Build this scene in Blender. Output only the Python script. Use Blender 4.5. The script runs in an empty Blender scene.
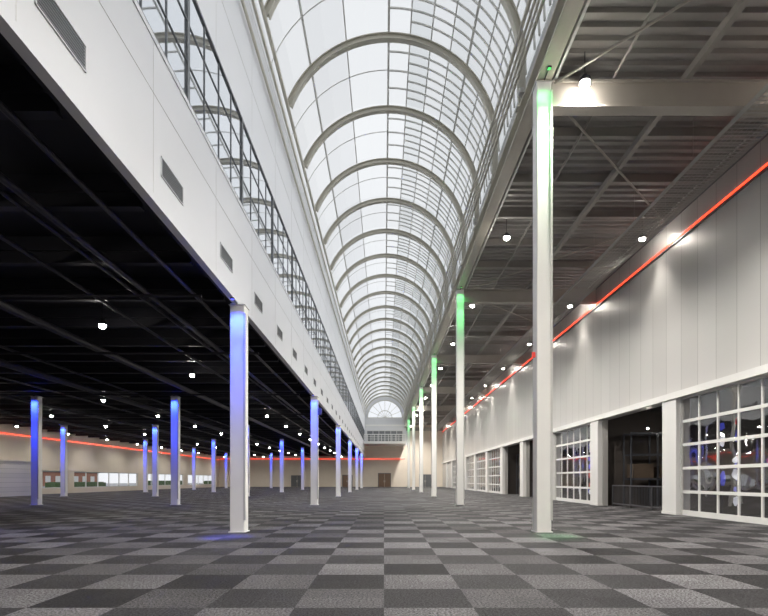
import bpy, math, random
from mathutils import Vector
random.seed(4)
S=bpy.context.scene
COL=S.collection
S.view_settings.view_transform='Standard'
S.view_settings.look='None'
S.view_settings.exposure=0.0

# ------------------------------------------------------------ materials
def mat(name,base=(.8,.8,.8),rough=.5,metal=0,emit=None,es=0,bump=0,bscale=20,var=0,spec=.5):
    m=bpy.data.materials.new(name); m.use_nodes=True
    nt=m.node_tree; b=nt.nodes['Principled BSDF']
    b.inputs['Base Color'].default_value=(*base,1)
    b.inputs['Roughness'].default_value=rough
    b.inputs['Metallic'].default_value=metal
    b.inputs['Specular IOR Level'].default_value=spec
    if emit:
        b.inputs['Emission Color'].default_value=(*emit,1); b.inputs['Emission Strength'].default_value=es
    if var or bump:
        tc=nt.nodes.new('ShaderNodeTexCoord'); n=nt.nodes.new('ShaderNodeTexNoise')
        n.inputs['Scale'].default_value=bscale; n.inputs['Detail'].default_value=4
        nt.links.new(tc.outputs['Object'],n.inputs['Vector'])
        if var:
            r=nt.nodes.new('ShaderNodeMapRange'); r.inputs['To Min'].default_value=1-var; r.inputs['To Max'].default_value=1+var
            mx=nt.nodes.new('ShaderNodeVectorMath'); mx.operation='SCALE'; mx.inputs[0].default_value=base
            nt.links.new(n.outputs['Fac'],r.inputs['Value']); nt.links.new(r.outputs[0],mx.inputs['Scale'])
            nt.links.new(mx.outputs[0],b.inputs['Base Color'])
        if bump:
            bp=nt.nodes.new('ShaderNodeBump'); bp.inputs['Strength'].default_value=bump; bp.inputs['Distance'].default_value=.02
            nt.links.new(n.outputs['Fac'],bp.inputs['Height']); nt.links.new(bp.outputs[0],b.inputs['Normal'])
    return m

M_white=mat('white_paint',(.66,.66,.65),.4,var=.04,bscale=.6)
M_col=mat('column_paint',(.84,.84,.82),.38,var=.03,bscale=2)
M_fascia=mat('fascia_board',(.69,.7,.72),.42,var=.06,bscale=.4)
M_rib=mat('rib_paint',(.52,.5,.43),.4,var=.06,bscale=3)
M_bar=mat('pale_steel',(.6,.6,.58),.4,var=.04,bscale=3)
M_glz=mat('glazing_bar',(.6,.6,.57),.4,var=.04,bscale=3)
M_beam=mat('steel_beam',(.33,.31,.28),.5,var=.08,bscale=2)
M_beamd=mat('steel_purlin',(.26,.25,.235),.45,var=.08,bscale=2)
M_tray=mat('galvanised_mesh',(.34,.335,.32),.45,metal=.3,var=.08,bscale=2)
M_deck=mat('metal_deck',(.28,.275,.265),.5,metal=.1,var=.15,bscale=1)
M_black=mat('black_ceiling',(.009,.009,.014),.6,var=.2,bscale=1)
M_blackst=mat('black_steel',(.013,.013,.02),.5,var=.2,bscale=2)
M_pipe=mat('dark_pipe',(.022,.021,.029),.45,metal=.2,var=.2,bscale=2)
M_dark=mat('dark_metal',(.05,.05,.055),.4,var=.1,bscale=8)
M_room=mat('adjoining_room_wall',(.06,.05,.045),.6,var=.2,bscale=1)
M_grey=mat('grey_frame',(.16,.17,.18),.4,metal=.4,var=.1,bscale=8)
M_rack=mat('rack_steel',(.07,.075,.09),.4,metal=.3,var=.1,bscale=8)
M_crate=mat('crate_board',(.07,.05,.035),.6,var=.2,bscale=4)
M_fence=mat('fence_steel',(.08,.08,.09),.4,metal=.3,var=.1,bscale=8)
M_beige=mat('beige_wall',(.74,.67,.58),.6,var=.05,bscale=1)
M_lamp=mat('lamp_lens',(1,1,1),.3,emit=(1,.94,.84),es=150,var=.01)
M_red=mat('red_neon',(1,.1,.05),.3,emit=(1,.06,.022),es=2.8,var=.01)
M_redw=mat('red_neon_dim',(1,.1,.05),.3,emit=(1,.05,.02),es=1.8,var=.01)
M_blue=mat('blue_lens',(.1,.1,1),.3,emit=(.1,.12,1),es=3,var=.01)
M_green=mat('green_lens',(.1,1,.2),.3,emit=(.1,1,.2),es=1,var=.01)
M_brown=mat('wood_door',(.2,.13,.09),.45,var=.15,bscale=6)
M_redglow=mat('red_glow_panel',(.6,.04,.03),.5,emit=(.6,.03,.02),es=.4,var=.4,bscale=5)  # this and the next two: glow put into the colour, no lamps
M_blueglow=mat('blue_glow_panel',(.1,.1,.6),.5,emit=(.08,.1,.7),es=.4,var=.4,bscale=5)
M_whiteglow=mat('white_glow_panel',(.8,.8,.8),.5,emit=(.8,.82,.9),es=.4,var=.4,bscale=5)
M_hedge=mat('hedge_leaf',(.05,.1,.03),.8,var=.5,bscale=6,bump=.6)
M_brick=mat('brick_wall',(.32,.14,.09),.8,var=.2,bscale=4)

def glass_clear(name,t,tint,gl=.5,trl=False,wavy=0,bayvar=0,base_r=.1):
    m=bpy.data.materials.new(name); m.use_nodes=True; nt=m.node_tree; nt.nodes.clear()
    o=nt.nodes.new('ShaderNodeOutputMaterial'); tr=nt.nodes.new('ShaderNodeBsdfTransparent'); tr.inputs[0].default_value=(*tint,1)
    g=nt.nodes.new('ShaderNodeBsdfGlossy'); g.inputs['Roughness'].default_value=.03
    d=nt.nodes.new('ShaderNodeBsdfTranslucent' if trl else 'ShaderNodeBsdfDiffuse'); d.inputs[0].default_value=(*[c*.97 for c in tint],1) if trl else (.8,.82,.84,1)
    a=nt.nodes.new('ShaderNodeMixShader')
    b=nt.nodes.new('ShaderNodeMixShader')
    lw=nt.nodes.new('ShaderNodeLayerWeight'); lw.inputs[0].default_value=.5
    pw=nt.nodes.new('ShaderNodeMath'); pw.operation='POWER'; pw.inputs[1].default_value=3
    ml=nt.nodes.new('ShaderNodeMath'); ml.operation='MULTIPLY_ADD'; ml.inputs[1].default_value=gl; ml.inputs[2].default_value=gl*base_r
    nt.links.new(lw.outputs['Facing'],pw.inputs[0]); nt.links.new(pw.outputs[0],ml.inputs[0]); nt.links.new(ml.outputs[0],b.inputs[0])
    nz=nt.nodes.new('ShaderNodeTexNoise'); nz.inputs['Scale'].default_value=.7
    mr=nt.nodes.new('ShaderNodeMapRange'); mr.inputs['To Min'].default_value=t-.03; mr.inputs['To Max'].default_value=t+.03
    nt.links.new(nz.outputs['Fac'],mr.inputs[0]); nt.links.new(mr.outputs[0],a.inputs[0])
    if bayvar:
        oi=nt.nodes.new('ShaderNodeObjectInfo'); r=nt.nodes.new('ShaderNodeMapRange'); r.inputs['To Min'].default_value=1-bayvar; r.inputs['To Max'].default_value=1
        nt.links.new(oi.outputs['Random'],r.inputs[0])
        for node in (tr,d):
            sc=nt.nodes.new('ShaderNodeVectorMath'); sc.operation='SCALE'; sc.inputs[0].default_value=tint
            nt.links.new(r.outputs[0],sc.inputs['Scale']); nt.links.new(sc.outputs[0],node.inputs[0])
    if wavy:
        tc=nt.nodes.new('ShaderNodeTexCoord'); n2=nt.nodes.new('ShaderNodeTexNoise'); n2.inputs['Scale'].default_value=1.2; n2.inputs['Detail'].default_value=0
        nt.links.new(tc.outputs['Object'],n2.inputs['Vector'])
        bp=nt.nodes.new('ShaderNodeBump'); bp.inputs['Strength'].default_value=wavy; bp.inputs['Distance'].default_value=.1
        nt.links.new(n2.outputs['Fac'],bp.inputs['Height']); nt.links.new(bp.outputs[0],g.inputs['Normal'])
    nt.links.new(d.outputs[0],a.inputs[1]); nt.links.new(tr.outputs[0],a.inputs[2])
    nt.links.new(a.outputs[0],b.inputs[1]); nt.links.new(g.outputs[0],b.inputs[2]); nt.links.new(b.outputs[0],o.inputs[0])
    return m
M_sky1=glass_clear('skylight_frosted',.3,(.94,.95,.955),.03,True,bayvar=.08)
M_sky2=glass_clear('skylight_clear',.75,(.8,.82,.83),.03,True,bayvar=.14)
M_sky3=glass_clear('skylight_opal',.3,(.86,.87,.88),.03,True,bayvar=.1)
M_gdoor=glass_clear('door_glass',.99,(.88,.89,.93),.7,wavy=.12,base_r=.3)
M_win=glass_clear('window_glass',.97,(.97,.98,1),.2)
M_refl=mat('office_glass',(.7,.73,.77),.02,metal=.92,var=.03,bscale=.5)

def cladding(name,base,pitch,axis,rough,metal):
    m=mat(name,base,rough,metal); nt=m.node_tree; b=nt.nodes['Principled BSDF']
    tc=nt.nodes.new('ShaderNodeTexCoord'); sp=nt.nodes.new('ShaderNodeSeparateXYZ')
    nt.links.new(tc.outputs['Object'],sp.inputs[0])
    dv=nt.nodes.new('ShaderNodeMath'); dv.operation='DIVIDE'; dv.inputs[1].default_value=pitch
    nt.links.new(sp.outputs[axis],dv.inputs[0])
    fr=nt.nodes.new('ShaderNodeMath'); fr.operation='FRACT'; nt.links.new(dv.outputs[0],fr.inputs[0])
    lt=nt.nodes.new('ShaderNodeMath'); lt.operation='LESS_THAN'; lt.inputs[1].default_value=.022/pitch
    nt.links.new(fr.outputs[0],lt.inputs[0])
    fl=nt.nodes.new('ShaderNodeMath'); fl.operation='FLOOR'; nt.links.new(dv.outputs[0],fl.inputs[0])
    wn=nt.nodes.new('ShaderNodeTexWhiteNoise'); wn.noise_dimensions='1D'; nt.links.new(fl.outputs[0],wn.inputs['W'])
    mr=nt.nodes.new('ShaderNodeMapRange'); mr.inputs['To Min'].default_value=.93; mr.inputs['To Max'].default_value=1.02
    nt.links.new(wn.outputs['Value'],mr.inputs['Value'])
    sc=nt.nodes.new('ShaderNodeVectorMath'); sc.operation='SCALE'; sc.inputs[0].default_value=base
    nt.links.new(mr.outputs[0],sc.inputs['Scale'])
    mx=nt.nodes.new('ShaderNodeMix'); mx.data_type='RGBA'; mx.inputs['B'].default_value=(*[c*.5 for c in base],1)
    nt.links.new(lt.outputs[0],mx.inputs['Factor']); nt.links.new(sc.outputs[0],mx.inputs['A'])
    nt.links.new(mx.outputs['Result'],b.inputs['Base Color'])
    return m
M_clad=cladding('wall_cladding',(.55,.54,.525),1.16,'Y',.36,.35)
M_slat=cladding('slatted_cladding',(.7,.68,.64),.42,'Z',.4,0)

def carpet():
    m=mat('carpet',(.1,.1,.1),.95,spec=.12); nt=m.node_tree; b=nt.nodes['Principled BSDF']; L=nt.links.new
    b.inputs['Roughness'].default_value=.7
    tc=nt.nodes.new('ShaderNodeTexCoord')
    mp=nt.nodes.new('ShaderNodeMapping'); mp.inputs['Scale'].default_value=(1/1.05,1/1.05,1); mp.inputs['Location'].default_value=(0,.28,.5)
    L(tc.outputs['Object'],mp.inputs[0])
    ck=nt.nodes.new('ShaderNodeTexChecker'); ck.inputs['Scale'].default_value=1
    ck.inputs['Color1'].default_value=(.094,.092,.098,1); ck.inputs['Color2'].default_value=(.027,.0265,.029,1)
    L(mp.outputs[0],ck.inputs[0])
    f1=nt.nodes.new('ShaderNodeVectorMath'); f1.operation='FLOOR'; L(mp.outputs[0],f1.inputs[0])
    w1=nt.nodes.new('ShaderNodeTexWhiteNoise'); L(f1.outputs[0],w1.inputs[0])
    r1=nt.nodes.new('ShaderNodeMapRange'); r1.inputs['To Min'].default_value=.58; r1.inputs['To Max'].default_value=1.3; L(w1.outputs['Value'],r1.inputs[0])
    m2=nt.nodes.new('ShaderNodeVectorMath'); m2.operation='SCALE'; m2.inputs['Scale'].default_value=2; L(mp.outputs[0],m2.inputs[0])
    f2=nt.nodes.new('ShaderNodeVectorMath'); f2.operation='FLOOR'; L(m2.outputs[0],f2.inputs[0])
    wn=nt.nodes.new('ShaderNodeTexWhiteNoise'); L(f2.outputs[0],wn.inputs[0])
    mr=nt.nodes.new('ShaderNodeMapRange'); mr.inputs['To Min'].default_value=.84; mr.inputs['To Max'].default_value=1.12; L(wn.outputs['Value'],mr.inputs[0])
    nz=nt.nodes.new('ShaderNodeTexNoise'); nz.inputs['Scale'].default_value=34; nz.inputs['Detail'].default_value=6; nz.inputs['Roughness'].default_value=.85; L(tc.outputs['Object'],nz.inputs['Vector'])
    mr2=nt.nodes.new('ShaderNodeMapRange'); mr2.inputs['From Min'].default_value=.42; mr2.inputs['From Max'].default_value=.58
    mr2.inputs['To Min'].default_value=.05; mr2.inputs['To Max'].default_value=1.95; L(nz.outputs['Fac'],mr2.inputs[0])
    mu=nt.nodes.new('ShaderNodeMath'); mu.operation='MULTIPLY'; L(mr.outputs[0],mu.inputs[0]); L(mr2.outputs[0],mu.inputs[1])
    mu2=nt.nodes.new('ShaderNodeMath'); mu2.operation='MULTIPLY'; L(mu.outputs[0],mu2.inputs[0]); L(r1.outputs[0],mu2.inputs[1])
    sc=nt.nodes.new('ShaderNodeVectorMath'); sc.operation='SCALE'; L(ck.outputs['Color'],sc.inputs[0]); L(mu2.outputs[0],sc.inputs['Scale'])
    L(sc.outputs[0],b.inputs['Base Color'])
    bp=nt.nodes.new('ShaderNodeBump'); bp.inputs['Strength'].default_value=.6; bp.inputs['Distance'].default_value=.014
    L(nz.outputs['Fac'],bp.inputs['Height']); L(bp.outputs[0],b.inputs['Normal'])
    return m
M_carpet=carpet()

# ------------------------------------------------------------ helpers
def mesh_obj(name,verts,faces,mats,mi=None,bevel=0,loc=None):
    me=bpy.data.meshes.new(name); me.from_pydata(verts,[],faces)
    if not isinstance(mats,(list,tuple)): mats=[mats]
    for m in mats: me.materials.append(m)
    if mi: 
        for p,i in zip(me.polygons,mi): p.material_index=i
    me.update()
    o=bpy.data.objects.new(name,me); COL.objects.link(o)
    if loc: o.location=loc
    if bevel:
        b=o.modifiers.new('bevel','BEVEL'); b.width=bevel; b.segments=2; b.limit_method='ANGLE'
    return o
def boxes(name,bl,mats,mi=None,bevel=0,loc=None):
    v=[];f=[];idx=[]
    for k,(x0,x1,y0,y1,z0,z1) in enumerate(bl):
        n=len(v)
        v+=[(x0,y0,z0),(x1,y0,z0),(x1,y1,z0),(x0,y1,z0),(x0,y0,z1),(x1,y0,z1),(x1,y1,z1),(x0,y1,z1)]
        f+=[(n,n+3,n+2,n+1),(n+4,n+5,n+6,n+7),(n,n+1,n+5,n+4),(n+1,n+2,n+6,n+5),(n+2,n+3,n+7,n+6),(n+3,n,n+4,n+7)]
        if mi: idx+=[mi[k]]*6
    return mesh_obj(name,v,f,mats,idx if mi else None,bevel,loc)
def plane_x(name,x,y0,y1,z0,z1,m):
    return mesh_obj(name,[(x,y0,z0),(x,y1,z0),(x,y1,z1),(x,y0,z1)],[(0,1,2,3)],m)
def cyl(p0,p1,r,n=10):
    p0=Vector(p0);p1=Vector(p1);d=(p1-p0).normalized()
    a=d.orthogonal().normalized();b=d.cross(a)
    v=[];f=[]
    for p in (p0,p1):
        for i in range(n):
            t=2*math.pi*i/n; v.append(tuple(p+a*r*math.cos(t)+b*r*math.sin(t)))
    for i in range(n): f.append((i,(i+1)%n,n+(i+1)%n,n+i))
    f.append(tuple(range(n))[::-1]); f.append(tuple(range(n,2*n)))
    return v,f
def cyls(name,cl,mat_,n=10,loc=None):
    v=[];f=[]
    for p0,p1,r in cl:
        a,b=cyl(p0,p1,r,n); k=len(v); v+=a; f+=[tuple(i+k for i in q) for q in b]
    return mesh_obj(name,v,f,mat_,loc=loc)
def merge(parts):
    v=[];f=[]
    for a,b in parts:
        k=len(v); v+=a; f+=[tuple(i+k for i in q) for q in b]
    return v,f
def empty(name,loc):
    o=bpy.data.objects.new(name,None); o.location=loc; o.empty_display_size=.3; COL.objects.link(o); return o
def top(o,label,cat,group=None,kind=None):
    o['label']=label; o['category']=cat
    if group: o['group']=group
    if kind: o['kind']=kind
    return o
def struct(o,label,cat='wall'):
    o['kind']='structure'; o['label']=label; o['category']=cat; return o
def par(ch,p): ch.parent=p; return ch
def copy_tree(root,loc):
    r=root.copy(); COL.objects.link(r); r.location=loc
    for c in root.children:
        n=c.copy(); COL.objects.link(n); n.parent=r
    return r
def light(name,kind,loc,energy,color,size=.1,spot=None,rot=None,blend=.8,parent=None):
    l=bpy.data.lights.new(name,kind); l.energy=energy; l.color=color
    if kind=='SPOT': l.spot_size=math.radians(spot); l.spot_blend=blend; l.shadow_soft_size=size
    elif kind=='POINT': l.shadow_soft_size=size
    o=bpy.data.objects.new(name,l); o.location=loc
    if rot: o.rotation_euler=rot
    COL.objects.link(o)
    if parent: o.parent=parent
    return o

Y0=-12.0; Y1=112.0
XL,XR=-4.2,4.58
COLZ=14.85; SP=16.1
LW=-36.0; RW=12.8

# ------------------------------------------------------------ shell
struct(boxes('floor',[(LW-.5,22,Y0-.5,Y1+.5,-.3,0)],M_carpet),'dark grey checkerboard carpet tile floor of the hall','floor')
fx0,fx1=XL-.35,XL
struct(boxes('wall_left',[(XL-.14,fx1,Y0,Y1,6.6,9.57),(fx0,fx1,Y0,Y1,12.25,16.35),
     (XL-.14,fx1+.03,Y0,Y1,6.56,6.7),(fx0,fx1+.02,Y0,Y1,9.5,9.6)],M_fascia),'tall pale grey boarded upper wall over the columns','wall')
struct(boxes('wall_soffit',[(fx0,XL-.15,Y0,Y1,6.72,9.49)],M_black),'black backing behind the upper wall boards','wall')
seams=[(XL,XL+.006,Y0,Y1,8.55,8.565),(XL,XL+.006,Y0,Y1,13.9,13.915)]
y=-4.6
while y<Y1:
    seams+=[(XL,XL+.003,y,y+.008,6.72,9.5),(XL,XL+.003,y,y+.008,12.25,16.3)]; y+=3.48
o=boxes('trim_1',seams,M_bar); struct(o,'thin panel joints in the upper wall','trim')
gy=[10.97+4.2*i for i in range(-5,25)]
for i,yy in enumerate(gy):
    y1=min(4.19,Y1-yy)
    if y1<.5: break
    e=empty('office_window',(XL,yy,9.6)); top(e,'thin framed flush interior ribbon window mirroring the glass vault','window','upper wall ribbon windows')
    par(plane_x('window_glass',-.04,.02,y1-.01,.0,2.65,M_refl),e)
    fr=[(-.1,.0,.0,.12,0,2.65),(-.08,0,.12,y1,0,.06),(-.08,0,.12,y1,2.59,2.65),(-.06,-.02,.12,y1,.88,.905),(-.06,-.02,.12,y1,1.76,1.785)]
    for k in (1,2,3): fr.append((-.06,-.02,y1*k/4+.04,y1*k/4+.07,.05,2.6))
    par(boxes('window_frame',fr,M_grey),e)
struct(boxes('wall_lightstop',[(fx0-.25,fx0-.05,Y0,Y1,9.4,12.5)],M_black),'unseen black backing added behind the ribbon windows to stop light','wall')  # unseen backing added behind the office glass to stop light
y=6.15-3.48*3
while y<Y1-2:
    e=empty('vent_grille',(XL,y,7.22)); top(e,'slotted dark grey rectangular air grille set in pale wall','vent','upper wall air grilles')
    par(boxes('grille_frame',[(.0,.02,0,1.05,0,.02),(0,.02,0,1.05,.36,.38),(0,.02,0,.02,0,.38),(0,.02,1.03,1.05,0,.38)],M_fascia),e)
    par(boxes('grille_slat',[(.002,.014,.03,1.02,.04+.045*k,.055+.045*k) for k in range(7)]+[(0.0,.006,.03,1.02,.02,.36)],[M_grey,M_dark],[0]*7+[1]),e)
    y+=3.48
# left ceiling
struct(boxes('ceiling',[(LW,fx0,Y0,Y1,7.3,7.5)],M_black),'black painted low ceiling','ceiling')
y=17.25-2.5*11
while y<Y1-.3:
    b=boxes('ceiling_joist',[(LW+.02,fx0-.05,-.09,.09,6.66,6.7),(LW+.02,fx0-.05,-.02,.02,6.7,6.96),(LW+.02,fx0-.05,-.09,.09,6.96,7.29)],M_blackst,loc=(0,y,0))
    top(b,'black steel I-beam joist under the low ceiling','beam','black ceiling joists'); y+=2.5
for x,r,z in ((-5.2,.05,6.58),(-6.4,.07,6.56),(-6.75,.04,6.58),(-8.0,.05,6.58),(-10.9,.12,6.5),(-11.3,.05,6.58),(-14.6,.05,6.58),(-16.2,.15,6.47),(-19,.05,6.58),(-22.8,.1,6.52),(-28,.12,6.5),(-31.5,.06,6.57)):
    top(cyls('ceiling_pipe',[((x,Y0+.2,z),(x,Y1-.2,z),r)],M_pipe,12),'dark pipe run below the low ceiling','pipe','dark ceiling pipes')
for y,r in ((13.2,.04),(19.2,.05),(28.5,.05),(37,.06)):
    top(cyls('cross_pipe',[((LW+.3,y,6.25),(XL-.5,y,6.25),r)],M_pipe,8),'dark transverse conduit below the low ceiling','pipe','dark ceiling conduits')
wz0,wz1=.6,2.5
wins=[(50.5+.2,57.5),(59.5,75),(77,92),(94,108)]
bl=[(LW-.3,LW,Y0,Y1,wz1,7.5),(LW-.3,LW,Y0,Y1,0,wz0)]
prev=Y0
for a,b in wins: bl.append((LW-.3,LW,prev,a,wz0,wz1)); prev=b
bl.append((LW-.3,LW,prev,Y1,wz0,wz1))
struct(boxes('wall_side',bl,M_beige),'cream painted side wall with a band of windows','wall')
for k,(a,b) in enumerate(wins):
    fr=[(-.2,-.1,0,b-a,0,.08),(-.2,-.1,0,b-a,wz1-wz0-.08,wz1-wz0)]
    nn=max(1,int((b-a)/2.4))
    for j in range(nn+1): fr.append((-.2,-.1,(b-a)*j/nn-.05,(b-a)*j/nn+.05,0,wz1-wz0))
    e=empty('window_%d'%(k+1),(LW,a,wz0)); struct(e,'white framed ribbon window looking outdoors','window')
    par(boxes('window_frame',fr,M_white),e)
    par(plane_x('window_pane',-.15,0,b-a,0,wz1-wz0,M_win),e)
struct(boxes('ground',[(LW-90,LW-.5,20,Y1+160,-.3,-.05)],M_grey),'grey asphalt yard outside','ground')
for (y,l,h) in ((80,14,1.1),(112,18,1.3),(150,22,1.2)):
    o=boxes('hedge',[(-1,1,0,l,0,h),(-.8,.8,.3,l-.4,h,h+.12)],M_hedge,bevel=.15,loc=(LW-16,y,-.05)); top(o,'clipped green hedge outside the windows','hedge','outdoor hedges')
e=empty('brick_building',(LW-50,120,-.05)); top(e,'low red brick building across the yard','building')
par(boxes('building_body',[(-10,0,0,34,0,3.6)],M_brick),e); par(boxes('building_roof',[(-10.3,.3,-.3,34.3,3.6,3.9)],M_grey),e)
par(boxes('building_windows',[(0,.05,2+4*j,4+4*j,1,2.6) for j in range(8)],M_white),e)
e=boxes('partition_wall',[(LW+.02,LW+2.2,20,50.3,0,3.2),(LW+.0,LW+2.25,20,50.35,3.2,3.3)],M_slat); top(e,'cream horizontally slatted room partition','partition')
# far wall
lun_c=(0.19,15.1); lr=3.85
o=boxes('wall_far',[(LW,XL-.35,Y1,Y1+.3,0,7.5),(XL-.35,XR+.6,Y1,Y1+.3,0,9.1),(XR+.6,RW+.3,Y1,Y1+.3,0,13.9)],M_beige)
struct(o,'beige painted end wall','wall')
struct(boxes('wall_upper',[(XL-.35,XR+.6,Y1,Y1+.3,9.1,14.6)],M_fascia),'pale grey end wall above the balcony','wall')
v=[];f=[]
N=32
for i in range(N+1):
    t=math.pi*i/N
    v.append((lun_c[0]+lr*math.cos(t),Y1,lun_c[1]+lr*math.sin(t))); v.append((lun_c[0]+5.0*math.cos(t),Y1,lun_c[1]+5.0*math.sin(t)))
for i in range(N): n=2*i; f.append((n,n+1,n+3,n+2))
n=len(v); v+=[(-5,Y1,14.5),(5.3,Y1,14.5),(5.3,Y1,15.1),(-5,Y1,15.1)]; f.append((n,n+1,n+2,n+3))
struct(mesh_obj('wall_gable',v,f,M_fascia),'pale gable wall around the half-round window','wall')
e=empty('window_5',(lun_c[0],Y1,lun_c[1])); struct(e,'half-round fanlight window with radial bars','window')
def arc_strip(r0,r1,y0,y1,N=32,a0=0,a1=math.pi):
    v=[];f=[]
    for i in range(N+1):
        t=a0+(a1-a0)*i/N; c,s=math.cos(t),math.sin(t)
        v+=[(r0*c,y0,r0*s),(r1*c,y0,r1*s),(r1*c,y1,r1*s),(r0*c,y1,r0*s)]
    for i in range(N):
        n=4*i
        for k in range(4): f.append((n+k,n+(k+1)%4,n+4+(k+1)%4,n+4+k))
    f.append((0,3,2,1)); n=4*N; f.append((n,n+1,n+2,n+3))
    return v,f
parts=[arc_strip(lr-.15,lr+.05,-.15,.1),arc_strip(1.5,1.62,-.1,.05)]
for i in range(1,8):
    t=math.pi*i/8; c,s=math.cos(t),math.sin(t)
    parts.append(cyl((0,0,0),(lr*c,0,lr*s),.045,6))
parts.append(cyl((-lr,0,0),(lr,0,0),.1,6))
v,f=merge(parts); par(mesh_obj('window_frame',v,f,M_glz),e)
v=[(0,.06,0)]+[(lr*math.cos(math.pi*i/24),.06,lr*math.sin(math.pi*i/24)) for i in range(25)]
par(mesh_obj('window_pane',v,[(0,i,i+1) for i in range(1,25)],M_win),e)
struct(boxes('wall_back',[(LW,22,Y0-.3,Y0,0,21)],M_beige),'beige wall at the near end of the hall','wall')
# right wall
BW=8.05; B0=22.5
piers=[B0+BW*i for i in range(-4,12)]
DH=5.0
wb=[(RW,RW+.3,Y0,Y1,DH,13.6)]
T={-4:'w',-3:'g',-2:'g',-1:'g',0:'o',1:'g',2:'o',3:'o',4:'g',5:'g',6:'g',7:'w',8:'g',9:'w',10:'w',11:'w'}
for i,p in enumerate(piers):
    if T[i-4]=='w': wb.append((RW,RW+.3,p+.6,min(p+BW-.6,Y1),0,DH))
wb.append((RW,RW+.3,Y0,piers[0]+.6,0,DH))
for p in piers: wb.append((RW,RW+.3,p-.6,min(p+.6,Y1),0,DH))
struct(boxes('wall_right',wb,M_clad),'tall satin off-white panelled metal wall','wall')
for p in piers:
    if p<Y1-1:
        o=boxes('wall_pier',[(RW-.28,RW,-.55,.55,0,DH),(RW-.3,RW,-.58,.58,0,.12)],M_white,bevel=.01,loc=(0,p,0))
        top(o,'white boxed pier between door bays','pier','door bay piers')
o=boxes('trim_2',[(RW-.34,RW,Y0,Y1-1,DH,DH+.28)],M_white); struct(o,'white lintel band over the door bays','trim')
o=boxes('trim_3',[(RW-.06,RW,Y0,Y1,11.86,11.95),(RW-.12,RW,Y0,Y1,13.0,13.3)],M_grey); struct(o,'grey rail carrying the red light line','trim')
def glass_door(y):
    e=empty('sectional_glass_door',(RW,y,0)); W=BW-1.1
    nc,nr=6,5; fr=[]
    x0,x1=-.02,.05
    for c in range(nc+1):
        yy=W*c/nc; fr.append((x0,x1,max(0,yy-.035),min(W,yy+.035),0,DH))
    for r in range(nr+1):
        zz=DH*r/nr; h=.06
        fr.append((x0-.005,x1,0,W,max(0,zz-h),min(DH,zz+h)))
    fr.append((x0-.01,x1,0,W,0,.22))
    par(boxes('door_frame',fr,M_white),e)
    par(plane_x('door_glass',.015,.02,W-.02,.1,DH-.05,M_gdoor),e)
    par(boxes('door_track',[(-.1,-.02,.0,.05,0,DH),(-.1,-.02,W-.05,W,0,DH)],M_bar),e)
    return top(e,'white sectional overhead door with glazed panes','door','glazed overhead doors')
for i,p in enumerate(piers):
    if T[i-4]=='g': glass_door(p+.55)
def fence(y,L_,x):
    e=empty('crowd_fence',(x,y,0))
    par(boxes('fence_rail',[(-.03,.03,0,L_,1.15,1.21),(-.03,.03,0,L_,.12,.18)]+[(-.04,.04,j*L_/3-.04,j*L_/3+.04,0,1.21) for j in range(4)],M_fence),e)
    par(boxes('fence_bars',[(-.01,.01,j*.16,j*.16+.02,.15,1.15) for j in range(1,int(L_/.16))],M_fence),e)
    return top(e,'black metal bar fence standing inside an open doorway','fence')
fence(B0+.75,6.5,RW+.5)
fence(B0+2*BW+.75,6.5,RW+.5)
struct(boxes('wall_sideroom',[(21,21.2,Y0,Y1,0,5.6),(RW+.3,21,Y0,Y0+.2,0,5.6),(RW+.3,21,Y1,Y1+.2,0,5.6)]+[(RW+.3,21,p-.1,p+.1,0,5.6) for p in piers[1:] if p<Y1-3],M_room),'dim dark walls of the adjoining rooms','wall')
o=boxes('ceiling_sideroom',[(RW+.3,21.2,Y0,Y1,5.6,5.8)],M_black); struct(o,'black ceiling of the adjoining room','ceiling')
for bay in (0,2,3):
    yb=B0+BW*(bay+1)-1.6
    e=empty('storage_rack',(RW+1.2,yb,0)); top(e,'dark steel storage rack with dim brown crates','rack','storage racks')
    par(boxes('rack_frame',[(1.5*j-.04,1.5*j+.04,a,a+.08,0,4.2) for j in range(5) for a in (0,.9)]+[(0,6,a,a+.06,z,z+.1) for z in (1.5,2.9,4.1) for a in (0,.92)],M_rack),e)
    random.seed(bay)
    for z in (0,1.62,3.02):
        for j in range(4):
            if random.random()<.6:
                h=random.uniform(.5,1.0); par(boxes('crate',[(1.5*j+.15,1.5*j+.15+random.uniform(.7,1.2),.1,.85,z,z+h)],M_crate),e)
    for k_ in range(3):
        e=empty('string_lamp',(RW+1.5+1.7*k_,yb-1.2,4.3)); top(e,'tiny warm bulb hanging on a cord','lamp','tiny hanging bulbs')
        v,f=merge([cyl((0,0,.04),(0,0,.12),.04,10),cyl((0,0,.12),(0,0,1.3),.01,5)]); par(mesh_obj('lamp_holder',v,f,M_dark),e)
        v,f=cyl((0,0,-.04),(0,0,.04),.035,10); par(mesh_obj('lamp_bulb',v,f,M_lamp),e)
for i,p in enumerate(piers[2:12]):
    e=empty('room_fill_lamp',(RW+4,p+BW*.5,5.1)); top(e,'small warm pendant lamp added to brighten the adjoining room','lamp','added room fill lamps')  # lamps added to brighten the rooms behind the door glass
    v,f=merge([cyl((0,0,0),(0,0,.12),.16,12),cyl((0,0,.12),(0,0,.5),.015,6)]); par(mesh_obj('lamp_shade',v,f,M_dark),e)
    v,f=cyl((0,0,-.03),(0,0,0),.06,12); par(mesh_obj('lamp_lens',v,f,M_lamp),e)
    light('room_fill_light','SPOT',(0,0,-.05),420,(1,.85,.7),.1,150,(0,0,0),1,e)
random.seed(11)
CL={0:(M_redglow,'red'),1:(M_blueglow,'blue'),2:(M_whiteglow,'white')}
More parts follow.
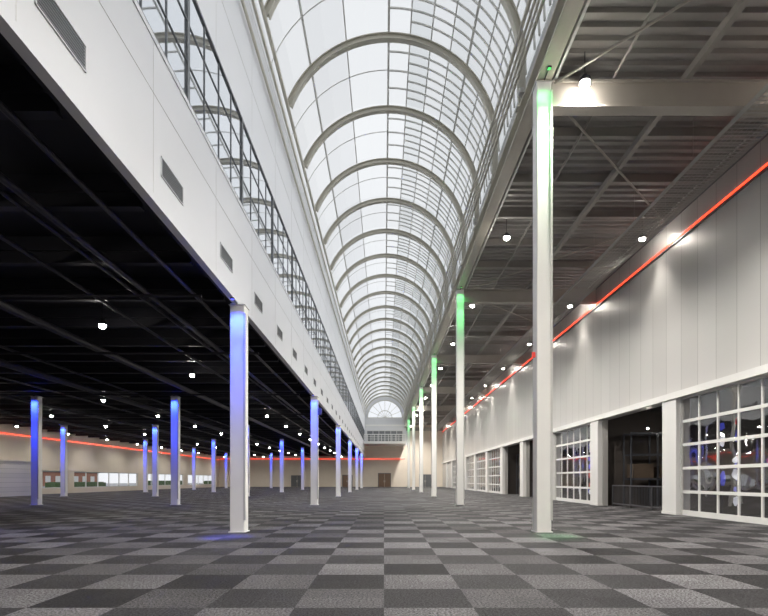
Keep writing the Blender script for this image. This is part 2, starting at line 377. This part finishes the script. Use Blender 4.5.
def blob(w,h,seed):
    r=random.Random(seed); n=12; v=[]
    for s in (-.01,.01):
        rr=random.Random(seed)
        for i in range(n):
            t=2*math.pi*i/n; k=rr.uniform(.65,1.1)
            v.append((s,w/2*(1+k*math.cos(t)),h/2*(1+k*math.sin(t))))
    f=[tuple(range(n))[::-1],tuple(range(n,2*n))]+[(i,(i+1)%n,n+(i+1)%n,n+i) for i in range(n)]
    return v,f
for bay in (-2,-1,1,4,5,6):
    for j in range(9):
        yb=B0+BW*bay+.8+j*.74
        xx=RW+.9+random.random()*1.0
        w=random.uniform(.35,.6); z=random.uniform(.3,.6)
        e=empty('reflection_stand_in',(xx,yb,0))  # added stand-in for reflections and coloured things in the door glass
        zz=z; names=[]
        while zz<3.9:
            h=random.uniform(.25,.7); c=random.choice((0,1,1,2,2,2))
            if random.random()<.75:
                v,f=blob(w*random.uniform(.6,1),h,random.random())
                v=[(a,b_,c_+zz) for a,b_,c_ in v]
                par(mesh_obj('stand_in_panel',v,f,CL[c][0]),e); names.append(CL[c][1])
            zz+=h+random.uniform(.05,.25)
        par(cyls('stand_in_pole',[((.03,w/2,0.02),(.03,w/2,zz),.02)],M_dark,6),e)
        par(boxes('stand_in_base',[(-.2,.2,w/2-.17,w/2+.17,0,.03)],M_dark),e)
        top(e,'added black stand with small glowing %s shapes, stand-in for door glass reflections'%(' and '.join(sorted(set(names))) or 'plain'),'display stand','reflection stand-ins')

# right aisle ceiling
pitch=.42; y=Y0; zc=13.55; prof=[(0,0),(.14,.0),(.18,.11),(.38,.11)]
v=[]; xa,xb=XR+.35,RW+.3
while y<Y1:
    for dy,dz in prof: v+=[(xa,y+dy,zc+dz),(xb,y+dy,zc+dz)]
    y+=pitch
f=[(2*i,2*i+1,2*i+3,2*i+2) for i in range(len(v)//2-1)]
struct(mesh_obj('ceiling_deck',v,f,M_deck),'grey corrugated metal deck ceiling','ceiling')
struct(boxes('ceiling_top',[(xa,xb,Y0,Y1,13.72,13.78)],M_black),'roof board above the deck','ceiling')
top(boxes('edge_beam',[(XR-.22,XR+.22,Y0,Y1,12.95,13.0),(XR-.03,XR+.03,Y0,Y1,13.0,13.5),(XR-.22,XR+.22,Y0,Y1,13.5,13.56)],M_rib),'long light grey steel edge beam on column tops','beam')
struct(boxes('wall_kerb',[(XR+.3,XR+.38,Y0,Y1,13.0,15.3)],M_white),'narrow white upstand wall under the vault','wall')
for x,z,r in ((XR-.46,13.9,.05),(XR-.46,14.25,.04),(XR-.46,14.6,.04),(XR-.46,15.05,.06)):
    top(cyls('edge_rail',[((x,Y0+.1,z),(x,Y1-.5,z),r)],M_rib,8),'long grey-green steel rail under the vault edge','rail','vault edge rails')
for x,z,r in ((XL+.12,15.3,.05),(XL+.3,15.75,.05),(XL+.35,16.45,.07)):
    top(cyls('edge_rail',[((x,Y0+.1,z),(x,Y1-.5,z),r)],M_rib,8),'long grey-green steel rail under the vault edge','rail','vault edge rails')
struct(boxes('wall_parapet',[(XL-.35,XL-.1,Y0,Y1,16.35,16.6)],M_white),'narrow coping at the vault foot','wall')

# ------------------------------------------------------------ vault
R=4.42; cx,cz=.19,15.1
RIBSP=SP/4; rib0=20.7-RIBSP*8
ribs=[rib0+RIBSP*i for i in range(0,34) if rib0+RIBSP*i<Y1-.5]
A1=math.pi*.885
v,f=merge([arc_strip(R-.2,R,-.04,.04,40,0,A1),arc_strip(R-.24,R-.2,-.12,.12,40,0,A1),arc_strip(R-.03,R,-.12,.12,40,0,A1)])
rib=mesh_obj('arch_rib',v,f,M_rib)
leg=boxes('arch_leg',[(R-.24,R-.02,-.08,.08,-1.52,0)],M_rib)
shoe=boxes('arch_shoe',[(R-.3,R+.0,-.16,.16,-1.54,-1.5)],M_rib)
first=(rib,leg,shoe)
for n_,yy in enumerate(ribs):
    e=empty('vault_arch',(cx,yy,cz)); top(e,'curved grey-cream steel arch of the glass vault','arch','vault arches')
    for q in first:
        if n_: q=q.copy(); COL.objects.link(q)
        q.parent=e
NA=16; RG=R+.2
for i in range(1,NA+1):
    if i>8 and i%2: continue
    t=math.pi*i/NA
    rr=.028 if i%4 else .048
    x=cx+(R+.05)*math.cos(t); z=cz+(R+.05)*math.sin(t)
    if z<16.4 and x<0: continue
    top(cyls('vault_purlin',[((x,Y0+.05,z),(x,Y1-.05,z),rr)],M_glz,6),'long slim pale grey purlin of the glass vault','purlin','vault purlins')
edges=[Y0]+[y for y in ribs if y>Y0+.5]+[Y1]
random.seed(21)
for b in range(len(edges)-1):
    ya,yb=edges[b],edges[b+1]; Lb=yb-ya
    e=empty('skylight_bay',(cx,ya,cz)); top(e,'curved glazed skylight bay between two steel arches','skylight','vault skylight bays')
    v=[];f=[];mi=[]
    nseg=2
    for s in range(nseg+1):
        for i in range(NA+1):
            t=math.pi*i/NA; v.append((RG*math.cos(t),Lb*s/nseg,RG*math.sin(t)))
    base=[1,1,2,1,1,2,1,0,0,0,2,2,0,0,2,2]
    for s in range(nseg):
        for i in range(NA):
            n=s*(NA+1)+i
            f.append((n,n+NA+1,n+NA+2,n+1))
            c=base[i]
            if i<7 and random.random()<.2: c=random.choice((1,2))
            mi.append(c)
    par(mesh_obj('skylight_glass',v,f,[M_sky1,M_sky2,M_sky3],mi),e)
    parts=[]
    nb=8; S_=math.pi/NA
    for k in range(1,nb):
        yy=Lb*k/nb
        parts.append(arc_strip(RG-.08,RG-.02,yy-.024,yy+.024,NA,0,S_*8 if k%2==0 else S_*7))
    parts.append(arc_strip(RG-.04,RG-.02,Lb/2-.018,Lb/2+.018,NA,S_*8,math.pi))
    v,f=merge(parts); par(mesh_obj('skylight_frame',v,f,M_glz),e)

# ------------------------------------------------------------ columns
def make_column(H,glow,side):
    e=empty('column',(0,0,0)); w=.21
    par(boxes('shaft',[(-w,w,-w,w,.02,H)],M_col,bevel=.025),e)
    par(boxes('base_plate',[(-w-.035,w+.035,-w-.035,w+.035,0,.025)],M_col,bevel=.006),e)
    par(boxes('cable_channel',[(side*(w-.0)-.03,side*(w-.0)+.03,-w-.02,-w+.04,.35,H-.3)],M_bar),e)
    par(boxes('head_plate',[(-w-.03,w+.03,-w-.03,w+.03,H-.06,H-.04)],M_bar),e)
    par(boxes('glow_lamp',[(-.05,.05,-w-.5,-w-.4,H-.05,H-.01),(-.04,.04,-w-.49,-w-.41,H-.055,H-.05),(-.015,.015,-w-.42,-w,H-.03,H-.01)],[M_dark,glow,M_dark],[0,1,0]),e)
    return e
BLUE=(.02,.05,1); GREEN=(.1,1,.2)
def place(proto,x,y,label,group,color,H,en,spill,shaft,sang,stilt,ang,tilt):
    e=copy_tree(proto,(x,y,0)); top(e,label,'column',group)
    light('glow_light','SPOT',(0,-.68,H-.1),en,color,.06,120,(math.radians(14),0,0),1.0,e)
    if shaft: light('shaft_light','SPOT',(0,-.75,H-.1),shaft,color,.06,sang,(math.radians(stilt),0,0),1.0,e)
    light('spill_light','SPOT',(0,-.68,H-.2),spill,color,.06,ang,(math.radians(tilt),0,0),1.0,e)
pL=make_column(6.56,M_blue,1); pR=make_column(12.95,M_green,1)
for i in range(7):
    y=COLZ+SP*i
    if y>Y1-1: break
    place(pL,XL,y,'square white column lit blue at the top','tall hall columns',BLUE,6.56,420,6500 if i==0 else 700,1100,24,16,16,-6)
    place(pR,XR,y,'tall square white column lit green at the top','tall hall columns',GREEN,12.95,60,12000 if i==0 else 1500,550,26,16,8,-3)
    for x in (-12.6,-21,-29.4):
        if y<12 or abs(x)*512/y>440: continue
        place(pL,x,y,'square white column bathed in blue light','low hall columns',BLUE,6.56,500,300,1700,22,8,16,-6)
for p in (pL,pR):
    for c in list(p.children): bpy.data.objects.remove(c)
    bpy.data.objects.remove(p)
def device(x,y,z,m,label,nm,s):
    e=empty(nm,(x,y,z)); top(e,label,'speaker' if 'speaker' in nm else 'box')
    par(boxes('housing',[(-.12*s,.12*s,-.12*s,.0,-.2*s,.2*s)],m,bevel=.01),e)
    par(boxes('bracket',[(-.03,.03,0,.05,-.05,.05)],M_grey),e)
device(XL+.34,COLZ+SP-.1,5.6,M_dark,'small black loudspeaker mounted on a white column','wall_speaker',1)
device(XR-.28,COLZ-.1,5.1,M_redglow,'small red alarm sounder mounted on a white column','alarm_box',.4)

# ------------------------------------------------------------ right aisle beams
for k in range(-1,7):
    y=COLZ+SP*k
    if y>Y1: break
    o=boxes('cross_beam',[(XR+.24,RW-.01,-.2,.2,12.2,12.25),(XR+.24,RW-.01,-.12,.12,12.25,12.92),(XR+.24,RW-.01,-.2,.2,12.92,12.97)],M_beam,loc=(0,y,0))
    top(o,'deep light grey steel cross beam from column to wall','beam','aisle cross beams')
    for s,(xs,xe,dy) in enumerate(((XR+.3,RW-.3,SP*.5),(XR+.3,RW-.3,-SP*.5))):
        if s==1 and k<0: continue
        if s==0 and k<0: continue
        if k>1: continue
        top(cyls('roof_brace',[((xs,y+.2*(1 if dy>0 else -1),12.85),(xe,y+dy,13.1),.035)],M_beam,8),'slim diagonal steel brace under the deck','brace','roof braces')
    for q in range(1,6):
        o=boxes('roof_purlin',[(XR+.4,RW-.01,-.05,.05,13.25,13.54),(XR+.4,RW-.01,-.09,.09,13.22,13.25)],M_beamd,loc=(0,y+SP*q/6,0))
        top(o,'dark steel purlin beneath the corrugated deck','beam','aisle purlins')
top(boxes('aisle_stringer',[(8.62,8.78,Y0,Y1,12.98,13.2)],M_beamd),'long steel stringer under the deck','beam')
e=empty('cable_tray',(10.9,Y0,11.95)); top(e,'wide perforated wire cable tray hung beneath the roof','cable tray')
Lh=Y1-Y0; tw=.65
par(boxes('tray_rail',[(-tw,-tw+.02,0,Lh,0,.16),(tw-.02,tw,0,Lh,0,.16)]+[(-tw+.15*j-.006,-tw+.15*j+.006,0,Lh,0,.01) for j in range(1,8)],M_tray),e)
o=boxes('tray_rungs',[(-tw,tw,.16*j,.16*j+.045,0,.015) for j in range(int(Lh/.16))],M_tray); o['kind']='stuff'; par(o,e)
for j in range(int(Lh/4)):
    for sx in (-1,1):
        par(cyls('hanger_rod',[((sx*(tw-.01),4*j+1,.05),(sx*(tw-.01),4*j+1,1.6),.012)],M_tray,5),e)
for x,z,r in ((12.45,13.07,.08),(6.6,13.06,.04)):
    top(cyls('service_pipe',[((x,Y0+.1,z),(x,Y1-.1,z),r)],M_beamd,8),'grey service pipe running under the roof','pipe','service pipes')

# ------------------------------------------------------------ lamps
def lamp_proto(rod,rl):
    e=empty('high_bay_lamp',(0,0,0))
    v,f=merge([cyl((0,0,.0),(0,0,.1),rl+.02,16),cyl((0,0,.1),(0,0,.2),.07,12),cyl((0,0,.2),(0,0,rod),.012,6)])
    par(mesh_obj('lamp_housing',v,f,M_blackst),e)
    vv=[];ff=[]; n=16
    rings=[(rl,.0),(rl*1.0,-.05),(rl*.8,-.09),(rl*.35,-.11)]
    for r,z in rings:
        for i in range(n): vv.append((r*math.cos(2*math.pi*i/n),r*math.sin(2*math.pi*i/n),z))
    for k in range(3):
        for i in range(n): ff.append((k*n+i,k*n+(i+1)%n,(k+1)*n+(i+1)%n,(k+1)*n+i))
    ff.append(tuple(range(3*n,4*n))); 
    par(mesh_obj('lamp_lens',vv,ff,M_lamp),e)
    return e
lpa=lamp_proto(.87,.14); lpb=lamp_proto(.96,.1)
WARM=(1,.94,.85)
def lamp(pr,x,y,z,en,label,group,spot=150,size=.13,up=0):
    e=copy_tree(pr,(x,y,z)); top(e,label,'lamp',group)
    light('lamp_light','SPOT',(0,0,-.2),en,WARM,size,spot,(0,0,0),.8,e)
    if up: light('lamp_scatter','POINT',(0,-.35,-.3),up,WARM,.1,parent=e)
y=14.4-9.2*2
while y<Y1-2:
    lamp(lpa,5.65,y,12.68,5400,'round high-bay lamp glowing under the grey deck','high-bay lamps',150,.2,14)
    lamp(lpa,11.95,y+.1,12.68,1000,'round high-bay lamp glowing close to the panelled wall','high-bay lamps',80,.3,0)
    y+=9.2
for a,x in enumerate((-8.8,-17.0,-25.0,-33.0)):
    y=16-7.5*3
    while y<Y1-2:
        if abs(x)/max(y,1)*512<(460 if a!=1 else 360) or y<14: 
            lamp(lpb,x,y,6.34,390,'small round downlight under the black ceiling','low ceiling downlights',165,.1)
        y+=7.5
for lp in (lpa,lpb):
    for c in list(lp.children): bpy.data.objects.remove(c)
    bpy.data.objects.remove(lp)
for i in range(0,15):
    y=-8+RIBSP*2*i
    e=empty('fill_light',(XR-.25,y,13.72)); top(e,'small grey fill light added on the vault edge rail','fill light','added fill lights')  # fill lights added to brighten the nave and its left wall
    par(boxes('fill_housing',[(-.1,.05,-.12,.12,-.08,.1)],M_bar,bevel=.02),e)
    par(boxes('fill_bracket',[(.05,.2,-.03,.03,-.03,.0),(.1,.16,-.03,.03,-.16,0)],M_grey),e)
    light('fill_lamp','SPOT',(-.15,0,0),1100,(.95,.97,1),.15,150,(0,math.radians(62),0),1,e)
top(boxes('neon_line',[(RW-.1,RW-.04,Y0,Y1-.1,11.975,12.02)],M_red),'thin glowing red light line along panelled wall','light line')
top(boxes('neon_line',[(LW+.02,LW+.08,Y0,Y1-.2,5.9,5.95)],M_red),'thin glowing red light line along cream side wall','light line')
top(boxes('neon_line',[(LW+.2,XR,Y1-.1,Y1-.03,6.05,6.15)],M_redw),'thin glowing red light line along the end wall','light line')

# ------------------------------------------------------------ far end
def dbl_door(x,w,h,m,lab):
    e=empty('door',(x,Y1,0)); top(e,lab,'door')
    par(boxes('door_frame',[(-w/2-.12,-w/2,-.1,0,0,h+.12),(w/2,w/2+.12,-.1,0,0,h+.12),(-w/2,w/2,-.1,0,h,h+.12)],M_grey),e)
    par(boxes('door_leaf',[(-w/2,-.02,-.06,0,.02,h)],m),e); par(boxes('door_leaf',[(.02,w/2,-.06,0,.02,h)],m),e)
    par(boxes('door_handle',[(-.15,-.1,-.12,-.06,1,1.5),(.1,.15,-.12,-.06,1,1.5)],M_bar),e)
dbl_door(.1,2.6,2.9,M_brown,'brown double door in the beige end wall')
dbl_door(-8,2.0,2.5,M_brown,'brown double door in the beige end wall')
dbl_door(-19,2.4,2.4,M_grey,'grey double door in the beige end wall')
dbl_door(9,2.4,2.6,M_grey,'grey double door in the beige end wall')
e=empty('balcony',(.19,Y1,8.9)); top(e,'white balcony with slim pale railing crossing the nave end','balcony')
par(boxes('slab',[(-4.25,4.25,-8,0,0,.5)],M_col),e)
par(boxes('railing',[(-4.25,4.25,-8,-7.9,1.8,1.95),(-4.25,4.25,-8,-7.96,1.35,1.42),(-4.25,4.25,-8,-7.96,.9,.97)]+[(-4.25+.708*j-.05,-4.25+.708*j+.05,-8,-7.9,.5,1.8) for j in range(13)],M_col),e)
par(boxes('back_glazing',[(-3.9,3.9,-.06,0,.5,3.4)],M_grey),e)
par(boxes('glazing_bars',[(-3.9+1.3*j-.06,-3.9+1.3*j+.06,-.12,-.06,.5,3.4) for j in range(7)]+[(-3.9,3.9,-.12,-.06,3.3,3.45)],M_white),e)
par(boxes('cornice',[(-4.25,4.25,-.4,0,4.4,4.7)],M_col),e)

# ------------------------------------------------------------ world / portal / camera
w=bpy.data.worlds.new('sky'); S.world=w; w.use_nodes=True; nt=w.node_tree
bg=nt.nodes['Background']; 
tc=nt.nodes.new('ShaderNodeTexCoord'); nz=nt.nodes.new('ShaderNodeTexNoise'); nz.inputs['Scale'].default_value=2.5; nz.inputs['Detail'].default_value=5
nt.links.new(tc.outputs['Generated'],nz.inputs['Vector'])
cr=nt.nodes.new('ShaderNodeValToRGB'); cr.color_ramp.elements[0].position=.35; cr.color_ramp.elements[0].color=(.86,.885,.92,1)
cr.color_ramp.elements[1].position=.65; cr.color_ramp.elements[1].color=(.985,.99,1,1)
nt.links.new(nz.outputs['Fac'],cr.inputs[0]); nt.links.new(cr.outputs[0],bg.inputs[0]); bg.inputs[1].default_value=1.04
pl=bpy.data.lights.new('sky_portal','AREA'); pl.shape='RECTANGLE'; pl.size=8.6; pl.size_y=Y1-Y0; pl.cycles.is_portal=True
po=bpy.data.objects.new('sky_portal',pl); po.location=(.19,(Y0+Y1)/2,19.9); COL.objects.link(po)

cam=bpy.data.cameras.new('camera'); cam.lens=24; cam.sensor_width=36; cam.sensor_fit='HORIZONTAL'
cam.shift_y=(480-308)/768; cam.clip_end=600; cam.clip_start=.1
co=bpy.data.objects.new('camera',cam); co.location=(0,0,1.5); co.rotation_euler=(math.radians(90),0,0); COL.objects.link(co)
S.camera=co
